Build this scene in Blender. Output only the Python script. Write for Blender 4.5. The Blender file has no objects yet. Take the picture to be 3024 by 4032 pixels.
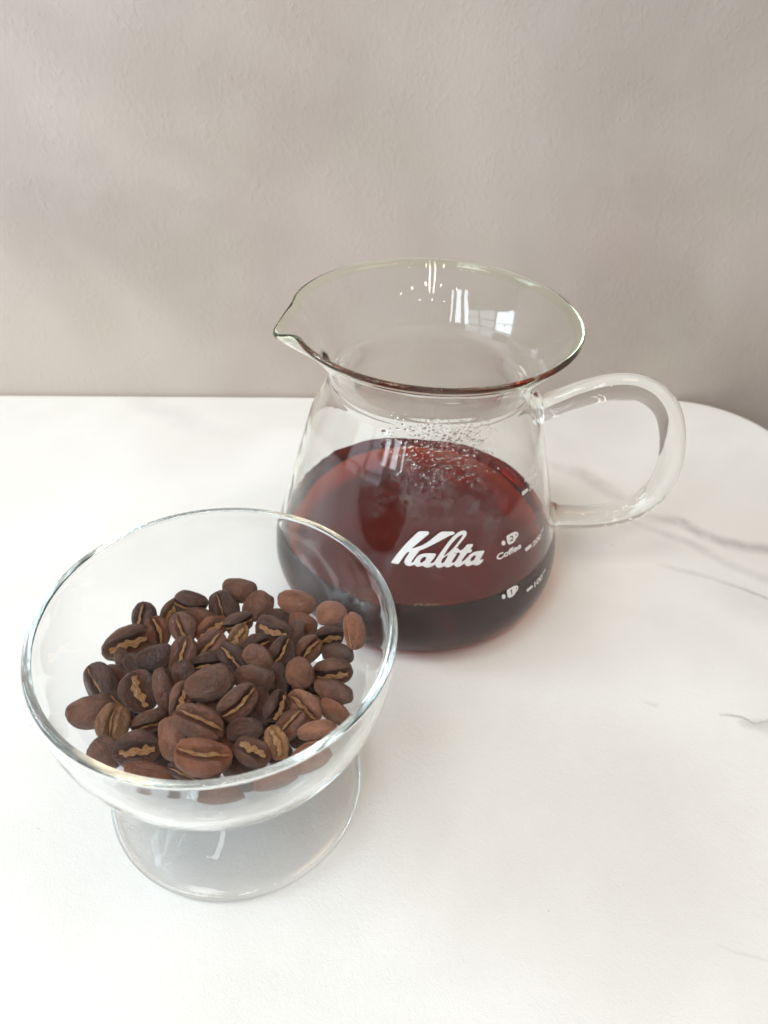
import bpy, bmesh, math, random
from mathutils import Vector, Matrix, Quaternion, noise
from mathutils.geometry import tessellate_polygon

S = bpy.context.scene
COL = S.collection
R = math.radians

# ------------------------------------------------------------------ camera
cam_d = bpy.data.cameras.new('camera')
cam = bpy.data.objects.new('camera', cam_d)
COL.objects.link(cam)
cam.matrix_world = (Matrix.Translation((0, 0, 0.208)) @ Matrix.Rotation(R(90) - 0.68833, 4, 'X')
                    @ Matrix.Rotation(0.05203, 4, 'Z'))
cam_d.sensor_fit = 'VERTICAL'
cam_d.lens = 5.1
cam_d.sensor_height = 5.1 * 4032 / 3028
cam_d.sensor_width = 5.1 * 3024 / 3028
cam_d.clip_start = 0.005
cam_d.clip_end = 50
cam_d.dof.use_dof = True
cam_d.dof.focus_distance = 0.205
cam_d.dof.aperture_fstop = 3.6
S.camera = cam

# ------------------------------------------------------------------ world, lamps, exposure
W = bpy.data.worlds.new('World')
S.world = W
W.use_nodes = True
bg = W.node_tree.nodes['Background']
bg.inputs['Color'].default_value = (1.0, 0.97, 0.93, 1)
bg.inputs['Strength'].default_value = 0.25

def area(name, loc, target, sx, sy, radiance, col):
    d = bpy.data.lights.new(name, 'AREA')
    d.shape = 'RECTANGLE'
    d.size, d.size_y = sx, sy
    d.energy = radiance * math.pi * sx * sy
    d.color = col
    o = bpy.data.objects.new(name, d)
    COL.objects.link(o)
    o.location = loc
    o.rotation_euler = (Vector(target) - Vector(loc)).to_track_quat('-Z', 'Y').to_euler()
    return o

# a tall daylight window to the left, ten panes with glazing bars between them
WIN = Vector((-1.05, -0.52, 0.42))
wdir = Vector((0.88, 0.47, 0.0)).normalized()
wq = wdir.to_track_quat('-Z', 'Y')
for ix in (-1, 1):
    for iy in range(5):
        p = WIN + wq @ Vector((ix * 0.21, (iy - 2.5) * 0.35, 0))
        area('window_lamp', p, p + wdir, 0.38, 0.32, 3.6, (0.76, 0.90, 1.0))
# a second, nearer window straight to the left and two slim panes beside the first
for iy in (-1, 1):
    for iz in (-1, 1):
        p = Vector((-1.12, 0.17 + iy * 0.125, 0.62 + iz * 0.17))
        area('window_lamp', p, p + Vector((1, 0, 0)), 0.23, 0.31, 17.0, (0.76, 0.90, 1.0))
for x, y, w in ((-0.86, -0.84, 0.10), (-0.68, -0.96, 0.14), (-0.50, -1.05, 0.05)):
    p = Vector((x, y, 1.2))
    area('window_lamp', p, p + Vector((0.6, 0.8, 0)), w, 1.7, 12.0, (0.82, 0.93, 1.0))
# soft ceiling light, a warm lamp to the right and small downlights
area('ceiling_lamp', (-0.45, -0.05, 1.7), (-0.02, 0.15, 0), 0.46, 0.36, 13.5, (1.0, 0.97, 0.93))
area('ceiling_lamp', (0.85, 0.12, 1.75), (0.1, 0.2, 0), 0.6, 0.6, 4.6, (1.0, 0.78, 0.54))
for x, y in [(-0.55, -0.9), (-0.15, -0.9), (0.25, -0.9), (0.65, -0.9), (-0.35, -0.4), (0.45, -0.45), (0.9, -0.2),
             (0.05, -0.5), (-0.4, -1.6), (0.1, -1.6), (0.6, -1.6), (1.1, -1.0)]:
    area('downlight_lamp', (x, y, 1.9), (x * 0.6, y * 0.4, 0), 0.045, 0.045, 90.0, (1.0, 0.88, 0.74))

for x in (0.06, 0.17):
    area('strip_lamp', (x, -0.80, 1.9), (x, -0.6, 0), 0.035, 0.75, 26.0, (1.0, 0.93, 0.84))

S.view_settings.view_transform = 'Standard'
S.view_settings.look = 'None'
S.view_settings.exposure = -0.27
S.view_settings.gamma = 1.0
S.render.engine = 'CYCLES'
cy = S.cycles
cy.max_bounces = 64
cy.transmission_bounces = 48
cy.glossy_bounces = 48
cy.diffuse_bounces = 4
cy.transparent_max_bounces = 16
cy.caustics_reflective = True
cy.caustics_refractive = True
cy.blur_glossy = 0.3
cy.sample_clamp_indirect = 12.0
cy.use_denoising = True

# ------------------------------------------------------------------ node helpers
class Mat:
    def __init__(self, name):
        self.m = bpy.data.materials.new(name)
        self.m.use_nodes = True
        self.t = self.m.node_tree
        self.t.nodes.clear()
        self.out = self.t.nodes.new('ShaderNodeOutputMaterial')
    def n(self, typ, **kw):
        nd = self.t.nodes.new('ShaderNode' + typ)
        for k, v in kw.items():
            setattr(nd, k, v)
        return nd
    def put(self, sock, v):
        if isinstance(v, bpy.types.NodeSocket):
            self.t.links.new(v, sock)
        elif v is not None:
            sock.default_value = v
    def math(self, op, a, b=None, c=None, clamp=False):
        nd = self.n('Math', operation=op, use_clamp=clamp)
        for i, v in enumerate((a, b, c)):
            self.put(nd.inputs[i], v)
        return nd.outputs[0]
    def vmath(self, op, a, b=None, out=0):
        nd = self.n('VectorMath', operation=op)
        self.put(nd.inputs[0], a)
        if b is not None:
            if op == 'SCALE':
                self.put(nd.inputs['Scale'], b)
            else:
                self.put(nd.inputs[1], b)
        return nd.outputs[out]
    def noise(self, vec, scale, detail=4, rough=0.55, dist=0.0):
        nd = self.n('TexNoise')
        self.put(nd.inputs['Vector'], vec)
        nd.inputs['Scale'].default_value = scale
        nd.inputs['Detail'].default_value = detail
        nd.inputs['Roughness'].default_value = rough
        nd.inputs['Distortion'].default_value = dist
        return nd
    def ramp(self, fac, stops):
        nd = self.n('ValToRGB')
        self.put(nd.inputs[0], fac)
        e = nd.color_ramp.elements
        while len(e) < len(stops):
            e.new(0.5)
        for el, (p, c) in zip(e, stops):
            el.position = p
            el.color = (*c, 1) if len(c) == 3 else c
        return nd.outputs[0]
    def rng(self, v, a, b, c=0.0, d=1.0, smooth=True):
        nd = self.n('MapRange', interpolation_type='SMOOTHSTEP' if smooth else 'LINEAR')
        self.put(nd.inputs[0], v)
        self.put(nd.inputs[1], a)
        self.put(nd.inputs[2], b)
        self.put(nd.inputs[3], c)
        self.put(nd.inputs[4], d)
        return nd.outputs[0]
    def mix(self, fac, a, b, mode='MIX'):
        nd = self.n('Mix', data_type='RGBA', blend_type=mode)
        self.put(nd.inputs[0], fac)
        for i, v in ((6, a), (7, b)):
            if isinstance(v, tuple):
                v = (*v, 1) if len(v) == 3 else v
            self.put(nd.inputs[i], v)
        return nd.outputs[2]
    def bump(self, h, dist, strength=1.0, normal=None):
        nd = self.n('Bump')
        nd.inputs['Strength'].default_value = strength
        nd.inputs['Distance'].default_value = dist
        self.put(nd.inputs['Height'], h)
        if normal is not None:
            self.put(nd.inputs['Normal'], normal)
        return nd.outputs[0]
    def bsdf(self, color, rough=0.5, spec=0.5, normal=None):
        nd = self.n('BsdfPrincipled')
        if isinstance(color, tuple):
            color = (*color, 1)
        self.put(nd.inputs['Base Color'], color)
        self.put(nd.inputs['Roughness'], rough)
        self.put(nd.inputs['Specular IOR Level'], spec)
        if normal is not None:
            self.put(nd.inputs['Normal'], normal)
        self.t.links.new(nd.outputs[0], self.out.inputs['Surface'])
        return nd
    def coord(self, which='Object'):
        return self.n('TexCoord').outputs[which]

def glass(name, col, ior=1.5, bump=0.0):
    M = Mat(name)
    g = M.n('BsdfGlass')
    g.inputs['Color'].default_value = (*col, 1)
    g.inputs['Roughness'].default_value = 0.0
    g.inputs['IOR'].default_value = ior
    if bump:
        nz = M.noise(M.coord(), 45, 2, 0.5)
        M.put(g.inputs['Normal'], M.bump(nz.outputs[0], bump, 1.0))
    M.t.links.new(g.outputs[0], M.out.inputs['Surface'])
    return M.m

# ------------------------------------------------------------------ object helpers
def link_mesh(name, me, mat, parent=None, smooth=True):
    o = bpy.data.objects.new(name, me)
    COL.objects.link(o)
    if mat is not None:
        me.materials.append(mat)
    if parent is not None:
        o.parent = parent
    if smooth:
        me.shade_smooth()
    return o

def from_data(name, vs, fs, mat, parent=None, smooth=True):
    me = bpy.data.meshes.new(name)
    me.from_pydata(vs, [], fs)
    me.update()
    return link_mesh(name, me, mat, parent, smooth)

def thing(name, loc, label, cat):
    o = bpy.data.objects.new(name, None)
    o.empty_display_size = 0.02
    COL.objects.link(o)
    o.location = loc
    o['label'] = label
    o['category'] = cat
    return o

def revolve(chains, n, deform=None):
    """Turn open profile chains (r, z) about the z axis; going up on the outside gives outward normals."""
    vs, fs = [], []
    for prof in chains:
        rows = []
        for (r, z) in prof:
            if r < 1e-6:
                rows.append([len(vs)])
                vs.append((0, 0, z))
            else:
                row = []
                for j in range(n):
                    a = 2 * math.pi * j / n
                    rr, zz = (r, z) if deform is None else deform(r, z, a)
                    row.append(len(vs))
                    vs.append((rr * math.cos(a), rr * math.sin(a), zz))
                rows.append(row)
        for A, B in zip(rows[:-1], rows[1:]):
            for j in range(n):
                k = (j + 1) % n
                if len(A) == 1:
                    fs.append((A[0], B[k], B[j]))
                elif len(B) == 1:
                    fs.append((A[j], A[k], B[0]))
                else:
                    fs.append((A[j], A[k], B[k], B[j]))
    return vs, fs

def split_vessel(parts, vs, fs, nring, parent):
    """Cut one revolved vessel into its parts; every part keeps the normals of the whole."""
    me = bpy.data.meshes.new('whole')
    me.from_pydata(vs, [], fs)
    me.update()
    nrm = [v.normal.copy() for v in me.vertices]
    rows = [me.polygons[k].index // nring for k in range(len(fs))]
    objs = []
    for name, mat, ok in parts:
        idx, pv, pf = {}, [], []
        for f, row in zip(fs, rows):
            if ok(row):
                g = []
                for q in f:
                    if q not in idx:
                        idx[q] = len(pv)
                        pv.append(q)
                    g.append(idx[q])
                pf.append(tuple(g))
        o = from_data(name, [vs[q] for q in pv], pf, mat, parent)
        o.data.normals_split_custom_set_from_vertices([nrm[q] for q in pv])
        objs.append(o)
    bpy.data.meshes.remove(me)
    return objs

def spline(pts, m):
    """Catmull-Rom through pts, m steps a span."""
    P = [Vector(p) for p in pts]
    P = [2 * P[0] - P[1]] + P + [2 * P[-1] - P[-2]]
    out = []
    for i in range(1, len(P) - 2):
        p0, p1, p2, p3 = P[i - 1:i + 3]
        for k in range(m):
            t = k / m
            out.append(0.5 * ((2 * p1) + (p2 - p0) * t + (2 * p0 - 5 * p1 + 4 * p2 - p3) * t * t
                              + (3 * p1 - p0 - 3 * p2 + p3) * t ** 3))
    out.append(P[-2].copy())
    return out

def tup2(v):
    return [(max(p[0], 0.0), p[1]) for p in v]

# ------------------------------------------------------------------ the wall behind
YAW = math.atan(0.0866)
M = Mat('taupe_plaster')
oc = M.coord()
big = M.noise(oc, 5.0, 3, 0.55, 0.6).outputs[0]
mid = M.noise(oc, 22.0, 4, 0.6, 0.3).outputs[0]
hue = M.noise(M.vmath('ADD', oc, (3.1, 1.7, 0.4)), 9.0, 2, 0.5).outputs[1]
base = M.mix(M.rng(big, 0.38, 0.62), (0.480, 0.406, 0.356), (0.575, 0.497, 0.442))
base = M.mix(M.math('MULTIPLY', M.rng(mid, 0.4, 0.7), 0.35), base, (0.59, 0.52, 0.465))
base = M.mix(0.05, base, hue, 'OVERLAY')
st = M.n('Mapping')
st.inputs['Scale'].default_value = (1.0, 1.0, 0.72)
M.put(st.inputs[0], oc)
b1 = M.noise(st.outputs[0], 360, 2, 0.5, 0.7).outputs[0]
b2 = M.noise(st.outputs[0], 620, 2, 0.5, 0.4).outputs[0]
flake = M.rng(b1, 0.40, 0.75)
patch = M.rng(M.noise(oc, 60, 2).outputs[0], 0.42, 0.6)
h = M.math('ADD', M.math('MULTIPLY', M.math('MULTIPLY', flake, patch), 0.5), M.math('MULTIPLY', b2, 0.5))
M.bsdf(base, 0.62, 0.25, M.bump(h, 0.00038, 0.42))
wall_mat = M.m

def box_mesh(name, x0, x1, y0, y1, z0, z1, mat, rotz=0.0, loc=(0, 0, 0), bevel=0.0):
    bm = bmesh.new()
    bmesh.ops.create_cube(bm, size=1.0)
    for v in bm.verts:
        v.co = Vector((x0 + (v.co.x + .5) * (x1 - x0), y0 + (v.co.y + .5) * (y1 - y0), z0 + (v.co.z + .5) * (z1 - z0)))
    if bevel:
        bmesh.ops.bevel(bm, geom=bm.edges[:], offset=bevel, segments=2, affect='EDGES')
    me = bpy.data.meshes.new(name)
    bm.to_mesh(me)
    bm.free()
    o = link_mesh(name, me, mat, None, False)
    o.location = loc
    o.rotation_euler = (0, 0, rotz)
    return o

wall = box_mesh('wall', -0.62, 1.6, 0.0, 0.08, -0.74, 1.3, wall_mat, YAW, (0, 0.3487, 0))
wall['kind'] = 'structure'

Mf = Mat('brown_floor')
fo = Mf.coord()
fm = Mf.n('Mapping')
fm.inputs['Scale'].default_value = (1, 9, 1)
Mf.put(fm.inputs[0], fo)
fc = Mf.ramp(Mf.noise(fm.outputs[0], 9, 5, 0.6).outputs[0], [(0.3, (0.055, 0.032, 0.018)), (0.7, (0.12, 0.075, 0.042))])
Mf.bsdf(fc, 0.5, 0.4)
floor = box_mesh('floor', -1.6, 1.6, -1.6, -0.0, -0.78, -0.74, Mf.m, YAW, (0, 0.3487, 0))
floor['kind'] = 'structure'

# ------------------------------------------------------------------ the table
M = Mat('white_marble_laminate')
oc = M.coord()
wob = M.noise(oc, 55, 4, 0.6)
p = M.vmath('ADD', oc, M.vmath('SCALE', M.vmath('SUBTRACT', wob.outputs[1], (0.5, 0.5, 0.5)), 0.006))
p = M.vmath('MULTIPLY', p, (1, 1, 0))
def seg(a, b, wa, wb, sa, sb):
    ax, ay = a
    bx, by = b
    L2 = (bx - ax) ** 2 + (by - ay) ** 2
    ap = M.vmath('SUBTRACT', p, (ax, ay, 0))
    t = M.math('MULTIPLY', M.vmath('DOT_PRODUCT', ap, (bx - ax, by - ay, 0), 1), 1 / L2, clamp=True)
    d = M.vmath('LENGTH', M.vmath('SUBTRACT', ap, M.vmath('SCALE', (bx - ax, by - ay, 0), t)), out=1)
    w = M.math('MULTIPLY_ADD', t, wb - wa, wa)
    s = M.math('MULTIPLY_ADD', t, sb - sa, sa)
    return M.math('MULTIPLY', M.rng(d, 0.0, w, 1.0, 0.0), s)
VEINS = [  # points, half widths (mm), strengths
    ([(0.1138, 0.2587), (0.1281, 0.2562), (0.1341, 0.2495), (0.1426, 0.2444), (0.1512, 0.2427), (0.175, 0.240)], (2.2, 2.7, 2.9, 2.8, 3.2, 3.4), (.25, .75, .7, .75, .8, .8)),
    ([(0.072, 0.298), (0.09, 0.2885), (0.1011, 0.2757), (0.1138, 0.2587)], (3, 3.5, 3.5, 3), (.1, .4, .4, .2)),
    ([(0.1119, 0.2286), (0.1215, 0.2261), (0.1332, 0.2212), (0.1444, 0.2155), (0.170, 0.200)], (1.4, 1.5, 1.4, 1.2, 1.4), (.1, .4, .45, .7, .7)),
    ([(0.108, 0.2545), (0.1281, 0.242), (0.1402, 0.2318), (0.165, 0.214)], (1.5, 2.2, 2.2, 3), (.2, .4, .3, .4)),
    ([(0.1138, 0.1574), (0.1208, 0.1564), (0.1238, 0.1544), (0.1295, 0.1558), (0.150, 0.152)], (.55, .6, .7, .9, 1), (.6, 1, 1, .8, .8)),
    ([(0.1218, 0.1542), (0.135, 0.1525)], (1.9, 3.2), (.5, .6)),
    ([(0.0908, 0.1598), (0.0935, 0.1586)], (.8, .8), (.2, .3)),
    ([(0.0912, 0.0848), (0.0954, 0.083), (0.1011, 0.0822), (0.13, 0.078)], (.35, .4, .35, .35), (.08, .22, .2, .12)),
    ([(-0.135, 0.338), (-0.1178, 0.326), (-0.1005, 0.3173), (-0.0893, 0.3097), (-0.06, 0.300)], (5, 6, 7, 6, 6), (.10, .2, .22, .12, .03)),
    ([(0.118, 0.224), (0.150, 0.206), (0.18, 0.190)], (7, 9, 9), (.05, .25, .25)),
]
vein = None
for pts, ws, ss in VEINS:
    for i in range(len(pts) - 1):
        v = seg(pts[i], pts[i + 1], ws[i] * 1.9e-3, ws[i + 1] * 1.9e-3, ss[i], ss[i + 1])
        vein = v if vein is None else M.math('MAXIMUM', vein, v)
vein = M.math('MULTIPLY', vein, M.rng(M.noise(oc, 160, 3, 0.6).outputs[0], 0.25, 0.6, 0.55, 1.0))
cloud = M.noise(oc, 14, 4, 0.55, 0.4).outputs[0]
tc = M.mix(M.rng(cloud, 0.35, 0.7), (0.75, 0.735, 0.705), (0.815, 0.803, 0.777))
tc = M.mix(M.math('MULTIPLY', vein, 0.66), tc, (0.25, 0.24, 0.235))
speck = M.rng(M.noise(oc, 420, 1).outputs[0], 0.79, 0.84)
tc = M.mix(M.math('MULTIPLY', speck, 0.35), tc, (0.35, 0.32, 0.29))
gr = M.noise(oc, 950, 2, 0.5, 1.8).outputs[0]
gr2 = M.noise(oc, 330, 2, 0.5, 0.6).outputs[0]
h = M.math('ADD', gr, M.math('MULTIPLY', gr2, 0.6))
M.bsdf(tc, 0.33, 0.42, M.bump(h, 0.00014, 0.55))
table_mat = M.m

def table_outline(inset):
    rc = 0.0495 - inset
    c, s = math.cos(YAW), math.sin(YAW)
    # local frame of the back edge; rounded right corner centred at (0.150, 0.311)
    lx = 0.150 * c + 0.311 * s
    ly = -0.150 * s + 0.311 * c
    pts = []
    for cx, cy_, a0 in ((lx, ly, 0), (-0.42, ly, 90), (-0.42, -0.14, 180), (lx, -0.14, 270)):
        for k in range(17):
            a = R(a0 + 90 * k / 16)
            pts.append((cx + rc * math.cos(a), cy_ + rc * math.sin(a)))
    return [(x * c - y * s, x * s + y * c) for x, y in pts]
vs, fs = [], []
rings = [(0.010, -0.030), (0.0035, -0.028), (0.0, -0.024), (0.0, -0.0022), (0.0007, -0.0006), (0.0024, 0.0)]
n = None
for ins, z in rings:
    o_ = table_outline(ins)
    n = len(o_)
    vs += [(x, y, z) for x, y in o_]
for i in range(len(rings) - 1):
    for j in range(n):
        k = (j + 1) % n
        fs.append((i * n + j, i * n + k, (i + 1) * n + k, (i + 1) * n + j))
fs.append(tuple((len(rings) - 1) * n + j for j in range(n)))
fs.append(tuple(reversed(range(n))))
table = from_data('table', vs, fs, table_mat, None, False)
table['label'] = 'white marble table top with grey veins and a rounded corner, pushed against the wall'
table['category'] = 'table'

# ------------------------------------------------------------------ the footed glass bowl
bowl_glass = glass('clear_bowl_glass', (0.9955, 0.9988, 0.998), 1.45, 0.0002)
foot_glass = glass('clear_foot_glass', (0.999, 1.0, 1.0), 1.37)
BX, BY = -0.03899, 0.12465
bowl_root = thing('dessert_bowl', (BX, BY, 0.0), 'clear footed glass bowl holding roasted coffee beans', 'bowl')
zc = 0.0625
RO, RI = 0.0438, 0.0419
outer = [(0.0085, 0.0150), (0.0090, 0.0168), (0.0105, 0.0186), (0.0135, 0.02085)]
for k in range(1, 26):
    a = math.asin(0.0135 / RO) + (math.pi / 2 - math.asin(0.0135 / RO)) * k / 25
    outer.append((RO * math.sin(a), zc - (RO - 0.0000) * math.cos(a)))
outer += [(0.0439, 0.0650)]
for k in range(0, 13):
    a = math.pi * k / 12
    outer.append((0.0428 + 0.00112 * math.cos(a), 0.0677 + 0.00112 * math.sin(a)))
outer += [(0.0418, 0.0660), (0.0419, 0.0640)]
for k in range(0, 27):
    a = math.pi / 2 * (1 - k / 26)
    outer.append((RI * math.sin(a) if k < 26 else 0.0, zc - (RI - 0.0012 * (1 - math.sin(a)) ** 1) * math.cos(a)))
foot = tup2(spline([(0.0, 0.0042), (0.010, 0.0036), (0.024, 0.0019), (0.0325, 0.0008), (0.0345, 0.0003)], 5))
for k in range(0, 9):
    a = -math.pi / 2 + math.pi * k / 8
    foot.append((0.0347 + 0.00134 * math.cos(a), 0.00164 + 0.00134 * math.sin(a)))
foot += tup2(spline([(0.0337, 0.00315), (0.029, 0.0039), (0.021, 0.0057), (0.0145, 0.0080), (0.0105, 0.0110), (0.0088, 0.0135), (0.0085, 0.0150)], 5))
bv, bf = revolve([foot + outer[1:]], 160)
nf = len(foot) - 1
bowl, foot_o = split_vessel([('bowl', bowl_glass, lambda r: r >= nf), ('foot', foot_glass, lambda r: r < nf)], bv, bf, 160, bowl_root)

# ------------------------------------------------------------------ the glass carafe
car_glass = glass('clear_carafe_glass', (0.994, 0.996, 0.990), 1.42, 0.00025)
body_glass = glass('clear_body_glass', (0.994, 0.996, 0.990), 1.345, 0.00025)
lip_glass = glass('green_edge_glass', (0.968, 0.986, 0.938), 1.34)
CX, CY = 0.01271, 0.22350
car = thing('glass_carafe', (CX, CY, 0.0), 'glass coffee carafe with spout, loop handle and white markings, half full', 'carafe')
OUT = [(0.0, 0.0010), (0.020, 0.0008), (0.040, 0.0004), (0.0450, 0.0003), (0.0482, 0.0019), (0.0505, 0.0050), (0.0521, 0.0095), (0.0526, 0.0145),
       (0.0521, 0.0200), (0.0510, 0.0250), (0.0497, 0.0300), (0.0482, 0.0350), (0.0468, 0.0400), (0.0456, 0.0450),
       (0.0443, 0.0500), (0.0430, 0.0550), (0.0417, 0.0600), (0.0404, 0.0650), (0.0387, 0.0700), (0.0360, 0.0755), (0.0339, 0.0800), (0.0333, 0.0832)]
outp = tup2(spline(OUT, 4))
TH = 0.0017
def offset(prof, d):
    res = []
    for i, (r, z) in enumerate(prof):
        a = Vector(prof[max(i - 1, 0)])
        b = Vector(prof[min(i + 1, len(prof) - 1)])
        t = (b - a).normalized()
        res.append((max(0.0, r - t.y * d), z + t.x * d))
    res[0] = (0.0, res[0][1])
    return res
innp = offset(outp, TH)
innp[-1] = (outp[-1][0] - TH, outp[-1][1])
SPA = R(-169)
HAZ = R(6)
def spout(r, z, a):
    d = (a - SPA + math.pi) % (2 * math.pi) - math.pi
    w = min(max((z - 0.0865) / 0.0175, 0), 1)
    w = w * w * (3 - 2 * w)
    g = math.exp(-(abs(d) / 0.145) ** 1.8)
    g2 = math.exp(-(abs(d) / 0.16) ** 2)
    dent = math.exp(-((abs(d) - 0.27) / 0.10) ** 2)
    return r + w * (0.0043 * g - 0.0006 * dent), z - w * 0.0040 * g2
FL = [(0.0333, 0.0832), (0.0337, 0.0860), (0.0351, 0.0895), (0.0376, 0.0935), (0.0408, 0.0975), (0.0436, 0.1007), (0.0450, 0.1024)]
flo = tup2(spline(FL, 5))
fli = offset(flo, 0.0016)
fli[0] = (flo[0][0] - TH, flo[0][1])
seam = 28
lipc = Vector(flo[-1]) * 0.5 + Vector(fli[-1]) * 0.5
t = (Vector(flo[-1]) - Vector(flo[-2])).normalized()
nrm = Vector((t.y, -t.x))
hw = (Vector(flo[-1]) - Vector(fli[-1])).length / 2
lip = []
for k in range(1, 16):
    a = math.pi * k / 16
    lip.append(tuple(lipc + nrm * hw * (math.cos(a) * (1 + 0.55 * math.sin(a))) + t * (0.0021 * math.sin(a))))
chain = outp + flo[1:] + lip + list(reversed(fli))[:-1] + list(reversed(innp))
i0 = len(outp) - 1                      # ring where the mouth begins outside
i1 = i0 + seam - 1                      # lip begins
i2 = i0 + len(flo) - 1 + len(lip) + 1 + (len(fli) - seam)   # lip ends inside
i3 = i0 + len(flo) - 1 + len(lip) + len(fli)     # mouth ends inside
cv, cf = revolve([chain], 256, spout)
body, mouth, lip_o = split_vessel([('body', body_glass, lambda r: r < i0 or r >= i3),
                                   ('mouth', car_glass, lambda r: i0 <= r < i1 or i2 <= r < i3),
                                   ('lip', lip_glass, lambda r: i1 <= r < i2)], cv, cf, 256, car)

# handle: a solid glass rod bent into a loop, flared where it is welded on
hp = [(0.0374, 0.0706), (0.0398, 0.0709), (0.0445, 0.0724), (0.0531, 0.0762), (0.0645, 0.0790), (0.0745, 0.0775), (0.0832, 0.0708), (0.0887, 0.0605),
      (0.0917, 0.0470), (0.0905, 0.0360), (0.0850, 0.0272), (0.0765, 0.0228), (0.0660, 0.0215), (0.0570, 0.0218), (0.0528, 0.0221), (0.0504, 0.0223)]
hc = spline([(r, 0, z) for r, z in hp], 6)
vs, fs = [], []
NR = 28
L = len(hc)
for i, c in enumerate(hc):
    tg = (hc[min(i + 1, L - 1)] - hc[max(i - 1, 0)]).normalized()
    side = Vector((0, 1, 0))
    up = tg.cross(side).normalized()
    e = min(i, L - 1 - i) / 6.0
    rad = 0.0045 * (1 + 0.30 * math.exp(-(e / 1.1) ** 2))
    for j in range(NR):
        a = 2 * math.pi * j / NR
        q = c + side * (rad * math.cos(a)) + up * (rad * math.sin(a))
        vs.append((q.x * math.cos(HAZ) - q.y * math.sin(HAZ), q.x * math.sin(HAZ) + q.y * math.cos(HAZ), q.z))
for i in range(L - 1):
    for j in range(NR):
        k = (j + 1) % NR
        fs.append((i * NR + j, i * NR + k, (i + 1) * NR + k, (i + 1) * NR + j))
handle = from_data('handle', vs, fs, car_glass, car)
bm = bmesh.new()
bm.from_mesh(handle.data)
bmesh.ops.recalc_face_normals(bm, faces=bm.faces[:])
# an open tube: make sure the normals point away from the rod's axis
f0 = bm.faces[:][NR * (L // 2)]
if f0.normal.dot(f0.calc_center_median() - Vector((hc[L // 2].x * math.cos(HAZ), hc[L // 2].x * math.sin(HAZ), hc[L // 2].z))) < 0:
    bmesh.ops.reverse_faces(bm, faces=bm.faces[:])
bm.to_mesh(handle.data)
bm.free()
handle.data.shade_smooth()

# ------------------------------------------------------------------ white print on the carafe
Mp = Mat('white_enamel_print')
Mp.bsdf(Mp.mix(Mp.noise(Mp.coord(), 900, 2).outputs[0], (0.84, 0.83, 0.81), (0.90, 0.89, 0.87)), 0.45, 0.4)
print_mat = Mp.m
def r_out(z):
    for (r0, z0), (r1, z1) in zip(outp[:-1], outp[1:]):
        if z0 <= z <= z1 and z1 > z0:
            return r0 + (r1 - r0) * (z - z0) / (z1 - z0)
    return outp[-1][0]
def r_in(z):
    for (r0, z0), (r1, z1) in zip(innp[:-1], innp[1:]):
        if z0 <= z <= z1 and z1 > z0:
            return r0 + (r1 - r0) * (z - z0) / (z1 - z0)
    return innp[-1][0]
def on_glass(u, v, lift=0.00008):
    a = R(u)
    z = v * 1e-3
    r = r_out(z) + lift
    return Vector((r * math.cos(a), r * math.sin(a), z))
def decal(name, bm):
    """bm holds flat faces in (degrees, millimetres); cut them small and wrap them on the glass."""
    bmesh.ops.triangulate(bm, faces=bm.faces[:])
    for _ in range(6):
        es = [e for e in bm.edges if abs(e.verts[0].co.x - e.verts[1].co.x) > 2.2 or abs(e.verts[0].co.y - e.verts[1].co.y) > 1.6]
        if not es:
            break
        bmesh.ops.subdivide_edges(bm, edges=es, cuts=1, use_grid_fill=False)
        bmesh.ops.triangulate(bm, faces=[f for f in bm.faces if len(f.verts) > 3])
    for v in bm.verts:
        v.co = on_glass(v.co.x, v.co.y)
    bmesh.ops.recalc_face_normals(bm, faces=bm.faces[:])
    me = bpy.data.meshes.new(name)
    bm.to_mesh(me)
    bm.free()
    return link_mesh(name, me, print_mat, body, False)
def poly(bm, loops):
    P = [[Vector((x, y, 0)) for x, y in l] for l in loops]
    flat = [q for l in P for q in l]
    vv = [bm.verts.new(q) for q in flat]
    for tri in tessellate_polygon(P):
        if len(set(tri)) == 3:
            try:
                bm.faces.new([vv[i] for i in tri])
            except ValueError:
                pass
def text_into(bm, s, u0, v0, width_deg, height_mm):
    cu = bpy.data.curves.new('print_text', 'FONT')
    cu.body = s
    cu.resolution_u = 4
    cu.offset = 0.035
    to = bpy.data.objects.new('print_text', cu)
    COL.objects.link(to)
    dg = bpy.context.evaluated_depsgraph_get()
    me = bpy.data.meshes.new_from_object(to.evaluated_get(dg))
    xs = [v.co.x for v in me.vertices]
    ys = [v.co.y for v in me.vertices]
    x0, x1, y0, y1 = min(xs), max(xs), min(ys), max(ys)
    vv = [bm.verts.new((u0 + (v.co.x - x0) / (x1 - x0) * width_deg, v0 + (v.co.y - y0) / (y1 - y0) * height_mm, 0)) for v in me.vertices]
    for pl in me.polygons:
        try:
            bm.faces.new([vv[i] for i in pl.vertices])
        except ValueError:
            pass
    bpy.data.objects.remove(to)
    bpy.data.curves.remove(cu)
    bpy.data.meshes.remove(me)

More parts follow.
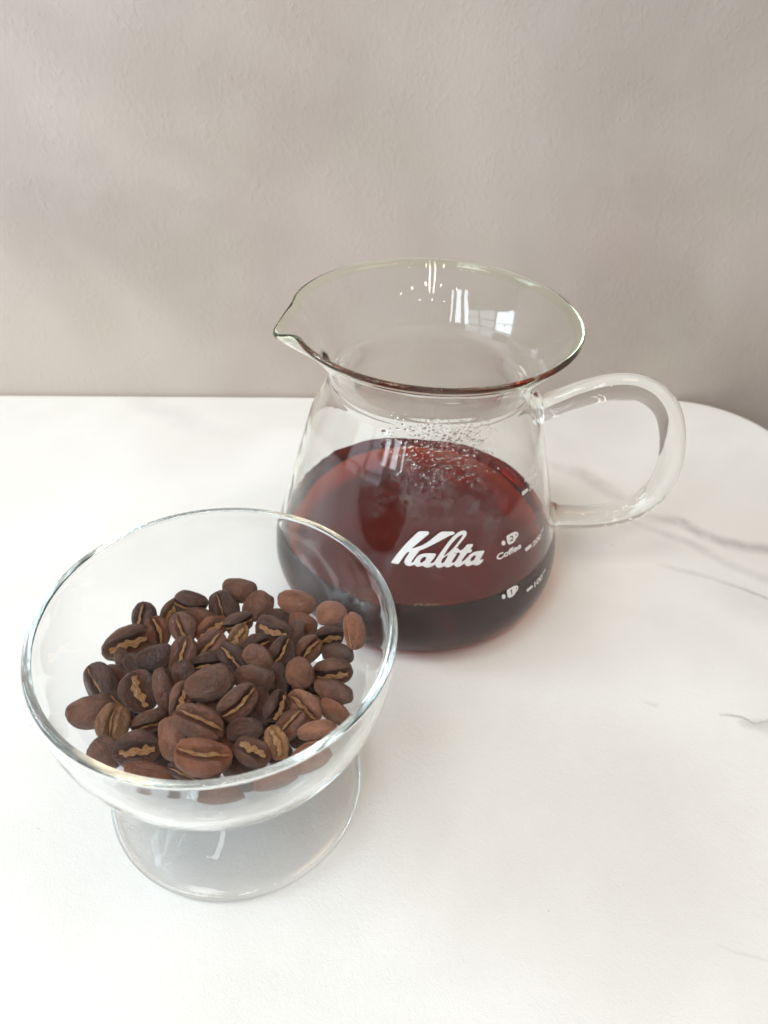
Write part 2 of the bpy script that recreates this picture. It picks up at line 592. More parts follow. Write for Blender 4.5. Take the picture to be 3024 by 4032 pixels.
KAL= [[(-102.02, 41.05), (-101.58, 41.86), (-100.14, 44.18), (-98.25, 46.79), (-96.42, 48.95), (-94.54, 50.82), (-93.08, 52.25), (-92.05, 53.02), (-90.31, 53.12), (-88.57, 53.14), (-87.91, 52.75), (-88.12, 52.29), (-89.63, 51.12), (-91.23, 49.82), (-93.27, 48.14), (-94.49, 47.05), (-92.72, 47.55), (-90.13, 48.54), (-88.03, 49.75), (-85.46, 51.61), (-83.79, 52.69), (-82.81, 53.1), (-80.53, 53.02), (-77.83, 52.85), (-77.37, 52.22), (-77.67, 51.98), (-79.69, 51.55), (-81.91, 50.63), (-85.28, 49.16), (-88.59, 47.66), (-91.75, 46.37), (-91.47, 45.96), (-91.82, 45.84), (-92.68, 44.71), (-93.72, 43.11), (-94.08, 42.31), (-93.64, 42.25), (-93.18, 42.5), (-92.68, 43.52), (-91.94, 44.55), (-90.8, 45.27), (-89.15, 45.72), (-86.5, 45.81), (-84.92, 45.72), (-84.58, 45.4), (-85.29, 44.12), (-86.51, 42.8), (-86.72, 42.43), (-86.0, 42.42), (-85.29, 42.59), (-84.85, 43.13), (-83.98, 44.53), (-82.64, 46.3), (-81.72, 47.43), (-79.85, 49.62), (-78.15, 51.15), (-76.14, 52.42), (-74.32, 52.86), (-73.27, 52.79), (-72.46, 52.35), (-72.24, 51.6), (-72.7, 50.73), (-74.24, 49.36), (-75.73, 47.95), (-76.41, 47.16), (-75.7, 46.96), (-75.16, 46.32), (-74.27, 46.26), (-73.38, 46.75), (-71.99, 47.94), (-69.73, 47.71), (-69.4, 47.28), (-70.63, 46.05), (-69.76, 45.71), (-70.35, 44.84), (-71.79, 44.95), (-72.66, 44.19), (-73.88, 42.92), (-74.11, 42.19), (-73.6, 42.22), (-72.48, 42.85), (-70.72, 44.24), (-69.02, 44.83), (-67.28, 44.84), (-64.52, 44.49), (-64.32, 44.0), (-65.19, 42.97), (-66.11, 41.83), (-66.24, 41.41), (-65.01, 41.48), (-64.79, 41.1), (-65.53, 40.35), (-66.87, 39.75), (-68.21, 39.84), (-69.14, 40.41), (-70.06, 40.36), (-70.83, 40.16), (-71.86, 40.25), (-72.65, 40.77), (-72.8, 41.34), (-73.55, 41.12), (-74.91, 40.51), (-76.15, 40.49), (-76.92, 40.96), (-77.2, 41.53), (-78.16, 41.06), (-79.36, 40.65), (-80.34, 40.71), (-81.1, 41.27), (-82.04, 40.86), (-83.23, 40.64), (-84.22, 41.0), (-84.88, 41.92), (-85.68, 41.38), (-87.07, 40.82), (-88.26, 40.79), (-89.12, 41.1), (-89.74, 41.4), (-90.66, 41.02), (-91.84, 40.88), (-92.6, 41.34), (-92.97, 41.52), (-93.77, 41.12), (-94.93, 40.83), (-96.16, 41.1), (-96.84, 41.9), (-96.77, 42.79), (-96.0, 44.19), (-95.18, 45.56), (-95.32, 45.76), (-95.8, 45.71), (-96.47, 45.11), (-97.82, 43.09), (-99.04, 40.99)], [(-90.69, 42.66), (-90.42, 43.66), (-89.52, 44.43), (-88.69, 44.49), (-88.41, 44.07), (-88.82, 43.19), (-89.84, 42.49), (-90.42, 42.35)], [(-81.58, 44.89), (-80.21, 46.93), (-78.32, 49.11), (-76.09, 50.89), (-74.29, 51.54), (-73.89, 51.38), (-74.53, 50.43), (-76.27, 48.73), (-77.97, 47.1), (-79.66, 45.86), (-81.21, 44.84)], [(-82.39, 42.53), (-82.21, 43.39), (-81.53, 44.24), (-80.34, 44.83), (-79.74, 45.02), (-80.29, 43.96), (-81.19, 42.7), (-81.89, 42.24)], [(-78.23, 42.29), (-77.78, 43.23), (-76.33, 44.96), (-76.44, 45.35), (-77.66, 45.54), (-77.29, 45.68), (-76.4, 45.45), (-75.4, 45.61), (-74.92, 45.07), (-75.58, 44.01), (-76.75, 42.58), (-77.6, 42.07)], [(-70.5, 41.88), (-70.28, 42.84), (-69.24, 43.54), (-68.32, 43.56), (-68.17, 43.03), (-68.8, 42.14), (-69.84, 41.7)]]
CUP2= [[(-53.44, 46.7), (-51.8, 46.83), (-49.5, 46.85), (-48.11, 46.56), (-46.95, 45.89), (-46.56, 45.15), (-46.92, 44.25), (-48.01, 44.13), (-48.51, 43.49), (-49.45, 43.02), (-51.05, 42.99), (-52.15, 43.15), (-52.9, 43.85), (-53.26, 45.01)], [(-48.3, 45.64), (-47.7, 45.57), (-47.5, 45.14), (-47.88, 44.94), (-48.26, 45.26)], [(-51.75, 45.66), (-51.4, 45.91), (-50.5, 45.89), (-49.72, 45.48), (-49.75, 44.91), (-50.79, 44.61), (-49.66, 44.36), (-49.77, 43.95), (-51.47, 44.03), (-51.65, 44.39), (-50.56, 44.75), (-50.26, 45.24), (-50.64, 45.51), (-51.33, 45.46)], [(-54.03, 44.4), (-54.17, 43.97), (-54.56, 43.75), (-55.08, 43.78), (-55.61, 44.08), (-55.98, 44.53), (-56.12, 45.05), (-55.96, 45.45), (-55.57, 45.67), (-55.05, 45.63), (-54.54, 45.36), (-54.17, 44.91)]]
CUP1= [[(-54.45, 27.07), (-53.04, 27.26), (-50.65, 27.26), (-49.41, 26.98), (-48.48, 26.23), (-48.37, 25.49), (-48.86, 24.71), (-49.6, 24.6), (-50.53, 23.77), (-51.74, 23.53), (-53.11, 23.57), (-53.78, 23.94), (-54.24, 25.03)], [(-49.76, 26.19), (-49.33, 26.18), (-49.26, 25.67), (-49.57, 25.42), (-49.73, 25.64)], [(-52.77, 26.41), (-51.98, 26.46), (-51.84, 26.32), (-51.74, 24.38), (-52.22, 24.46), (-52.29, 25.98), (-52.73, 26.06)], [(-55.03, 24.82), (-55.16, 24.4), (-55.51, 24.19), (-55.99, 24.25), (-56.46, 24.56), (-56.81, 25.03), (-56.92, 25.53), (-56.8, 25.95), (-56.45, 26.16), (-55.97, 26.11), (-55.49, 25.8), (-55.15, 25.33)]]
BAR2= [[(-42.84, 38.02), (-42.63, 38.16), (-38.95, 38.11), (-38.39, 37.77), (-38.31, 36.81), (-38.84, 36.75), (-42.25, 36.73), (-42.62, 37.01)]]
BAR1= [[(-43.73, 22.43), (-43.53, 22.56), (-40.28, 22.49), (-39.78, 22.05), (-39.75, 21.38), (-40.2, 21.4), (-43.1, 21.26), (-43.52, 21.52)]]
BAR3= [[(-42.86, 58.86), (-42.55, 58.9), (-38.63, 58.8), (-38.24, 58.57), (-37.94, 57.78), (-38.3, 57.66), (-42.09, 57.4), (-42.64, 57.68)]]

bm = bmesh.new(); poly(bm, KAL); decal('brand_lettering', bm)
bm = bmesh.new(); poly(bm, CUP2[:3]); poly(bm, CUP2[3:]); decal('cup_icon', bm)
bm = bmesh.new(); poly(bm, CUP1[:3]); poly(bm, CUP1[3:]); decal('cup_icon', bm)
bm = bmesh.new(); text_into(bm, 'Coffee', -58.6, 39.3, 13.4, 2.35); decal('coffee_lettering', bm)
for bar, num, u, v, w_, hgt in ((BAR2, '200', -37.6, 36.2, 7.6, 2.0), (BAR1, '100', -38.6, 20.4, 6.6, 2.4), (BAR3, '300', -37.2, 57.0, 6.4, 2.1)):
    bm = bmesh.new()
    poly(bm, bar)
    text_into(bm, num, u, v, w_, hgt)
    text_into(bm, 'cc', u + w_ + 0.2, v + 1.5, 3.0, 1.1)
    if num == '300':
        text_into(bm, 'APPROX.', -40.6, 61.4, 11.0, 1.7)
    decal('volume_mark', bm)

# ------------------------------------------------------------------ the coffee
ZL = 0.0260
M = Mat('brewed_coffee')
g = M.n('BsdfGlass')
g.inputs['Color'].default_value = (1, 1, 1, 1)
g.inputs['Roughness'].default_value = 0.0
g.inputs['IOR'].default_value = 1.333
M.t.links.new(g.outputs[0], M.out.inputs['Surface'])
ab = M.n('VolumeAbsorption')
ab.inputs['Color'].default_value = (0.888, 0.55, 0.28, 1)
ab.inputs['Density'].default_value = 300.0
M.t.links.new(ab.outputs[0], M.out.inputs['Volume'])
coffee_mat = M.m
cp = [(r, z) for r, z in offset(outp, TH - 0.00012) if z < ZL - 0.0004]
rt = r_in(ZL) + 0.00012
cp += [(rt, ZL - 0.0001), (rt, ZL + 0.0005), (rt - 0.0005, ZL + 0.00025), (rt - 0.0012, ZL + 0.00005), (rt - 0.0025, ZL), (rt * 0.5, ZL), (0.0, ZL)]
kv, kf = revolve([cp], 192)
coffee = from_data('coffee', kv, kf, coffee_mat)
coffee.location = (CX, CY, 0)
coffee['label'] = 'dark reddish brown brewed coffee filling the lower part of the glass carafe'
coffee['category'] = 'coffee'

# ------------------------------------------------------------------ condensation inside the carafe
water = glass('water_drops', (1, 1, 1), 1.333)
rnd = random.Random(7)
spots = []
tries = 0
while len(spots) < 420 and tries < 60000:
    tries += 1
    u = rnd.gauss(-83, 15)
    v = rnd.triangular(65, 89, 81)
    c = 1 - abs(u + 84) / 44
    if c < 0.05 or not -116 < u < -50:
        continue
    dens = 1.0 if v > 56 else 0.75
    if rnd.random() > dens * c + 0.1:
        continue
    s = 0.20 + 0.42 * rnd.random() ** 2.0
    if rnd.random() < 0.03:
        s *= 1.7
    x, y = R(u) * 40, v
    if any((x - X) ** 2 + (y - Y) ** 2 < (0.95 * (s + T)) ** 2 for X, Y, T in spots):
        continue
    spots.append((x, y, s))
vs, fs = [], []
for x, y, s in spots:
    z0 = y * 1e-3
    r0 = r_in(z0) + 0.00004
    slope = (r_in(z0 + 0.0005) - r_in(z0 - 0.0005)) / 0.001
    a = x / 40
    er = Vector((math.cos(a), math.sin(a), 0))
    et = Vector((-math.sin(a), math.cos(a), 0))
    tz = (Vector((0, 0, 1)) + er * slope).normalized()
    nn = et.cross(tz).normalized()
    c = er * r0 + Vector((0, 0, z0))
    ex, ey, ez = s * 1e-3, s * 1e-3 * rnd.uniform(0.75, 1.05), s * 0.5e-3
    b0 = len(vs)
    nl, nj = 4, 10
    for i in range(nl):
        th = math.pi / 2 * i / nl
        for j in range(nj):
            f = 2 * math.pi * j / nj
            vs.append(tuple(c + et * (ex * math.cos(th) * math.cos(f)) + tz * (ey * math.cos(th) * math.sin(f)) - nn * (ez * math.sin(th))))
    vs.append(tuple(c - nn * ez))
    for i in range(nl - 1):
        for j in range(nj):
            k = (j + 1) % nj
            fs.append((b0 + i * nj + k, b0 + i * nj + j, b0 + (i + 1) * nj + j, b0 + (i + 1) * nj + k))
    for j in range(nj):
        k = (j + 1) % nj
        fs.append((b0 + (nl - 1) * nj + k, b0 + (nl - 1) * nj + j, b0 + nl * nj))
drops = from_data('water_drops', vs, fs, water, body)
drops['kind'] = 'stuff'

# thin film of fog with clear cells where drops have run together
M = Mat('fog_film')
oc = M.coord()
vor = M.n('TexVoronoi', feature='F1')
M.put(vor.inputs['Vector'], M.vmath('ADD', oc, M.vmath('SCALE', M.noise(oc, 300, 2).outputs[1], 0.0012)))
vor.inputs['Scale'].default_value = 620
web = M.rng(M.math('ADD', vor.outputs['Distance'], M.math('MULTIPLY_ADD', M.noise(oc, 220, 2).outputs[0], 0.7, -0.35)), 0.28, 0.50, 0.05, 1.0)
uv = M.n('UVMap')
su = M.n('SeparateXYZ')
M.put(su.inputs[0], uv.outputs[0])
eu = M.math('MULTIPLY', M.rng(su.outputs[0], 0.0, 0.3), M.rng(su.outputs[0], 1.0, 0.6))
ev = M.math('MULTIPLY', M.rng(su.outputs[1], 0.0, 0.35), M.rng(su.outputs[1], 1.0, 0.85))
blot = M.rng(M.noise(oc, 130, 3).outputs[0], 0.32, 0.6)
fac = M.math('MULTIPLY', M.math('MULTIPLY', M.math('MULTIPLY', eu, ev), blot), M.math('MULTIPLY', web, 0.17))
tr = M.n('BsdfTransparent')
df = M.n('BsdfDiffuse')
df.inputs['Color'].default_value = (0.85, 0.85, 0.85, 1)
tl = M.n('BsdfTranslucent')
tl.inputs['Color'].default_value = (0.85, 0.85, 0.85, 1)
m1 = M.n('MixShader')
m1.inputs[0].default_value = 0.5
M.put(m1.inputs[1], df.outputs[0])
M.put(m1.inputs[2], tl.outputs[0])
m2 = M.n('MixShader')
M.put(m2.inputs[0], fac)
M.put(m2.inputs[1], tr.outputs[0])
M.put(m2.inputs[2], m1.outputs[0])
M.t.links.new(m2.outputs[0], M.out.inputs['Surface'])
vs, fs, uvs = [], [], []
NU, NV = 60, 30
for j in range(NV + 1):
    for i in range(NU + 1):
        u = -128 + 86 * i / NU
        z = 0.048 + 0.036 * j / NV
        r = r_in(z) - 0.00006
        vs.append((r * math.cos(R(u)), r * math.sin(R(u)), z))
        uvs.append((i / NU, j / NV))
for j in range(NV):
    for i in range(NU):
        a = j * (NU + 1) + i
        fs.append((a, a + 1, a + NU + 2, a + NU + 1))
film = from_data('fog_film', vs, fs, M.m, body)
ul = film.data.uv_layers.new(name='UVMap')
for lp in film.data.loops:
    ul.data[lp.index].uv = uvs[lp.vertex_index]

# bubbles along the edge of the coffee
def sphere_mesh(name, nu=10, nv=6):
    vs, fs = [], []
    for i in range(nv + 1):
        th = math.pi * i / nv
        for j in range(nu):
            f = 2 * math.pi * j / nu
            vs.append((math.sin(th) * math.cos(f), math.sin(th) * math.sin(f), math.cos(th)))
    for i in range(nv):
        for j in range(nu):
            k = (j + 1) % nu
            fs.append((i * nu + j, (i + 1) * nu + j, (i + 1) * nu + k, i * nu + k))
    me = bpy.data.meshes.new(name)
    me.from_pydata(vs, [], fs)
    me.update()
    me.shade_smooth()
    return me
Mb = Mat('bubble_foam')
bb = Mb.bsdf((0.62, 0.47, 0.26), 0.12, 0.6)
bb.inputs['Transmission Weight'].default_value = 0.6
bb.inputs['IOR'].default_value = 1.2
bub = sphere_mesh('bubble')
bub.materials.append(Mb.m)
for k in range(26):
    if k < 14:
        u = rnd.uniform(-92, -83)
    else:
        u = rnd.uniform(-118, -40)
    s = rnd.uniform(0.00022, 0.0005)
    b = bpy.data.objects.new('bubble', bub)
    COL.objects.link(b)
    b.parent = coffee
    rr = r_in(ZL) - s * 1.05
    b.location = (rr * math.cos(R(u)), rr * math.sin(R(u)), ZL + s * 0.3)
    b.scale = (s, s, s)

# ------------------------------------------------------------------ coffee beans
def bean_mat(name, a, b, c):
    M = Mat(name)
    oc = M.coord()
    oi = M.n('ObjectInfo').outputs['Random']
    p = M.vmath('ADD', oc, M.vmath('SCALE', (17.0, 5.0, 9.0), oi))
    n1 = M.noise(p, 2.6, 4, 0.6, 0.5).outputs[0]
    n2 = M.noise(p, 9.0, 4, 0.65, 0.3).outputs[0]
    n3 = M.noise(p, 34.0, 3, 0.6).outputs[0]
    col = M.mix(M.rng(n1, 0.33, 0.68), a, b)
    col = M.mix(M.math('MULTIPLY', M.rng(n2, 0.5, 0.72), 0.5), col, c)
    hs = M.n('HueSaturation')
    M.put(hs.inputs['Value'], M.math('MULTIPLY_ADD', oi, 0.5, 0.86))
    M.put(hs.inputs['Color'], col)
    h = M.math('ADD', M.math('MULTIPLY', n2, 0.6), M.math('MULTIPLY', n3, 0.4))
    M.bsdf(hs.outputs[0], M.rng(n2, 0.3, 0.7, 0.27, 0.42), 0.6, M.bump(h, 0.024, 0.6))
    return M.m
TONES = {
    'd': bean_mat('dark_roast', (0.068, 0.030, 0.021), (0.125, 0.058, 0.041), (0.187, 0.099, 0.066)),
    'b': bean_mat('brown_roast', (0.110, 0.046, 0.028), (0.192, 0.084, 0.052), (0.269, 0.133, 0.081)),
    'r': bean_mat('reddish_roast', (0.148, 0.052, 0.025), (0.255, 0.096, 0.048), (0.322, 0.133, 0.067)),
    'l': bean_mat('light_roast', (0.189, 0.078, 0.042), (0.316, 0.137, 0.079), (0.387, 0.189, 0.112)),
    'o': bean_mat('olive_roast', (0.172, 0.078, 0.035), (0.304, 0.148, 0.067), (0.686, 0.383, 0.169)),
}
M = Mat('silverskin_chaff')
oc = M.coord()
st = M.n('Mapping')
st.inputs['Scale'].default_value = (0.35, 1, 1)
M.put(st.inputs[0], oc)
n1 = M.noise(st.outputs[0], 21, 6, 0.72, 1.0).outputs[0]
cc = M.ramp(n1, [(0.30, (0.36, 0.12, 0.04)), (0.41, (0.84, 0.37, 0.14)), (0.52, (0.98, 0.56, 0.27)), (0.66, (0.99, 0.79, 0.57))])
M.bsdf(cc, 0.62, 0.25, M.bump(n1, 0.03, 0.9))
chaff_mat = M.m

def groove_y(x, k):
    return 0.035 * math.sin(5.5 * x + k * 2.1) + 0.004 * math.sin(17 * x + k)

def bean_shape(kind, k):
    """Unit bean, half extents 0.5: round back to +z, flat creased face to -z."""
    gw, gd = {'0': (0.045, 0.16), 'n': (0.075, 0.34), 'm': (0.125, 0.40), 'w': (0.205, 0.38)}[kind]
    nu, nv = 44, 60
    vs, fs = [], []
    asym = (0.16, -0.14, 0.05, 0.22, -0.06)[k]
    bend = (0.05, -0.06, 0.02, 0.00, 0.08)[k]
    for i in range(nu + 1):
        uu = math.pi * i / nu
        x = -0.5 * math.cos(uu)
        prof = math.sin(uu) ** 0.86
        for j in range(nv):
            w = 2 * math.pi * j / nv
            w = w + 0.42 * math.sin(2 * w) * (0.5 if math.sin(w) > 0 else 1.0) * (1 if math.sin(w) < 0 else 0)
            cyv, szv = math.cos(w), math.sin(w)
            y = 0.5 * prof * (abs(cyv) ** 0.9) * (1 if cyv >= 0 else -1) * (1 + asym * x)
            if szv >= 0:
                z = 0.56 * prof * szv - 0.06
            else:
                z = -0.44 * prof * (abs(szv) ** 0.62) - 0.06
                d = abs(y - groove_y(x, k)) * 1.0
                fade = max(0.0, 1 - abs(2 * x) ** 5)
                z += gd * fade * math.exp(-(d / gw) ** 2)
                z -= 0.075 * fade * math.exp(-((d - 2.1 * gw) / (1.3 * gw)) ** 2)
            z -= 0.10 * (x * x) * (1 if k % 2 else -0.5)          # a slight curl along its length
            q = Vector((x, y + bend * (4 * x * x - 0.4), z))
            nz = noise.noise(q * 3.2 + Vector((k * 7.3, 2, 1)))
            n2 = noise.noise(Vector((q.x * 4, q.y * 11, q.z * 9)) + Vector((k * 3.3, 9, 4)))
            q *= 1 + 0.075 * nz + 0.034 * n2
            vs.append(tuple(q))
    for i in range(nu):
        for j in range(nv):
            kk = (j + 1) % nv
            fs.append((i * nv + j, (i + 1) * nv + j, (i + 1) * nv + kk, i * nv + kk))
    me = bpy.data.meshes.new('coffee_bean')
    me.from_pydata(vs, [], fs)
    bm = bmesh.new()
    bm.from_mesh(me)
    bmesh.ops.remove_doubles(bm, verts=bm.verts[:], dist=1e-5)
    bmesh.ops.recalc_face_normals(bm, faces=bm.faces[:])
    bm.to_mesh(me)
    bm.free()
    me.shade_smooth()
    me.materials.append(TONES['b'])
    return me

def chaff_shape(kind, k):
    """A crumpled strip of silverskin lying in the groove, ragged along both edges."""
    hw = {'n': 0.030, 'm': 0.066, 'w': 0.135}[kind]
    nx, ny = 56, 10
    vs, fs = [], []
    ragged = [[0.80 + 0.85 * noise.noise(Vector((i * 0.11 + 0.37, side * 7.7, k * 5.1))) + 0.07 * noise.noise(Vector((i * 0.61, side * 3.1, k * 2.7)))
               for i in range(nx + 1)] for side in (0, 1)]
    for i in range(nx + 1):
        x = (-0.44 + 0.88 * i / nx) * (0.84 if kind == 'w' else 1.0)
        tap = max(0.02, 1 - abs(x / 0.46) ** 3)
        for j in range(ny + 1):
            s = -1 + 2 * j / ny
            y = groove_y(x, k) + hw * tap * s * ragged[0 if s < 0 else 1][i]
            if j in (0, ny):
                y += 0.014 * noise.noise(Vector((i * 1.37, j * 3.3, k * 6.1)))
            zz = -0.455 - 0.03 * (1 - abs(s)) + 0.25 * abs(2 * x) ** 4 * 0.5
            zz += 0.022 * noise.noise(Vector((x * 6.3 + 0.4, s * 1.7, k * 2.3))) + 0.022 * noise.noise(Vector((x * 61, s * 7.3, k * 4.1)))
            if kind == 'n':
                zz += 0.05
            zz -= 0.10 * (x * x) * (1 if k % 2 else -0.5)
            y += (0.05, -0.06, 0.02, 0.00, 0.08)[k] * (4 * x * x - 0.4)
            vs.append((x, y, zz))
    for i in range(nx):
        for j in range(ny):
            a = i * (ny + 1) + j
            if noise.noise(Vector((i * 0.33, j * 0.45, k * 9.1 + len(kind)))) > 0.55:
                continue                      # torn away here
            fs.append((a, a + 1, a + ny + 2, a + ny + 1))
    nvv = len(vs)
    vs += [(x, y, z + 0.025) for x, y, z in vs]
    fs += [tuple(reversed([q + nvv for q in f])) for f in fs]
    me = bpy.data.meshes.new('chaff')
    me.from_pydata(vs, [], fs)
    me.update()
    me.shade_smooth()
    me.materials.append(chaff_mat)
    return me

SHAPES = {(c, k): bean_shape(c, k) for c in '0nmw' for k in range(5)}
CHAFF = {(c, k): chaff_shape(c, k) for c in 'nmw' for k in range(5)}

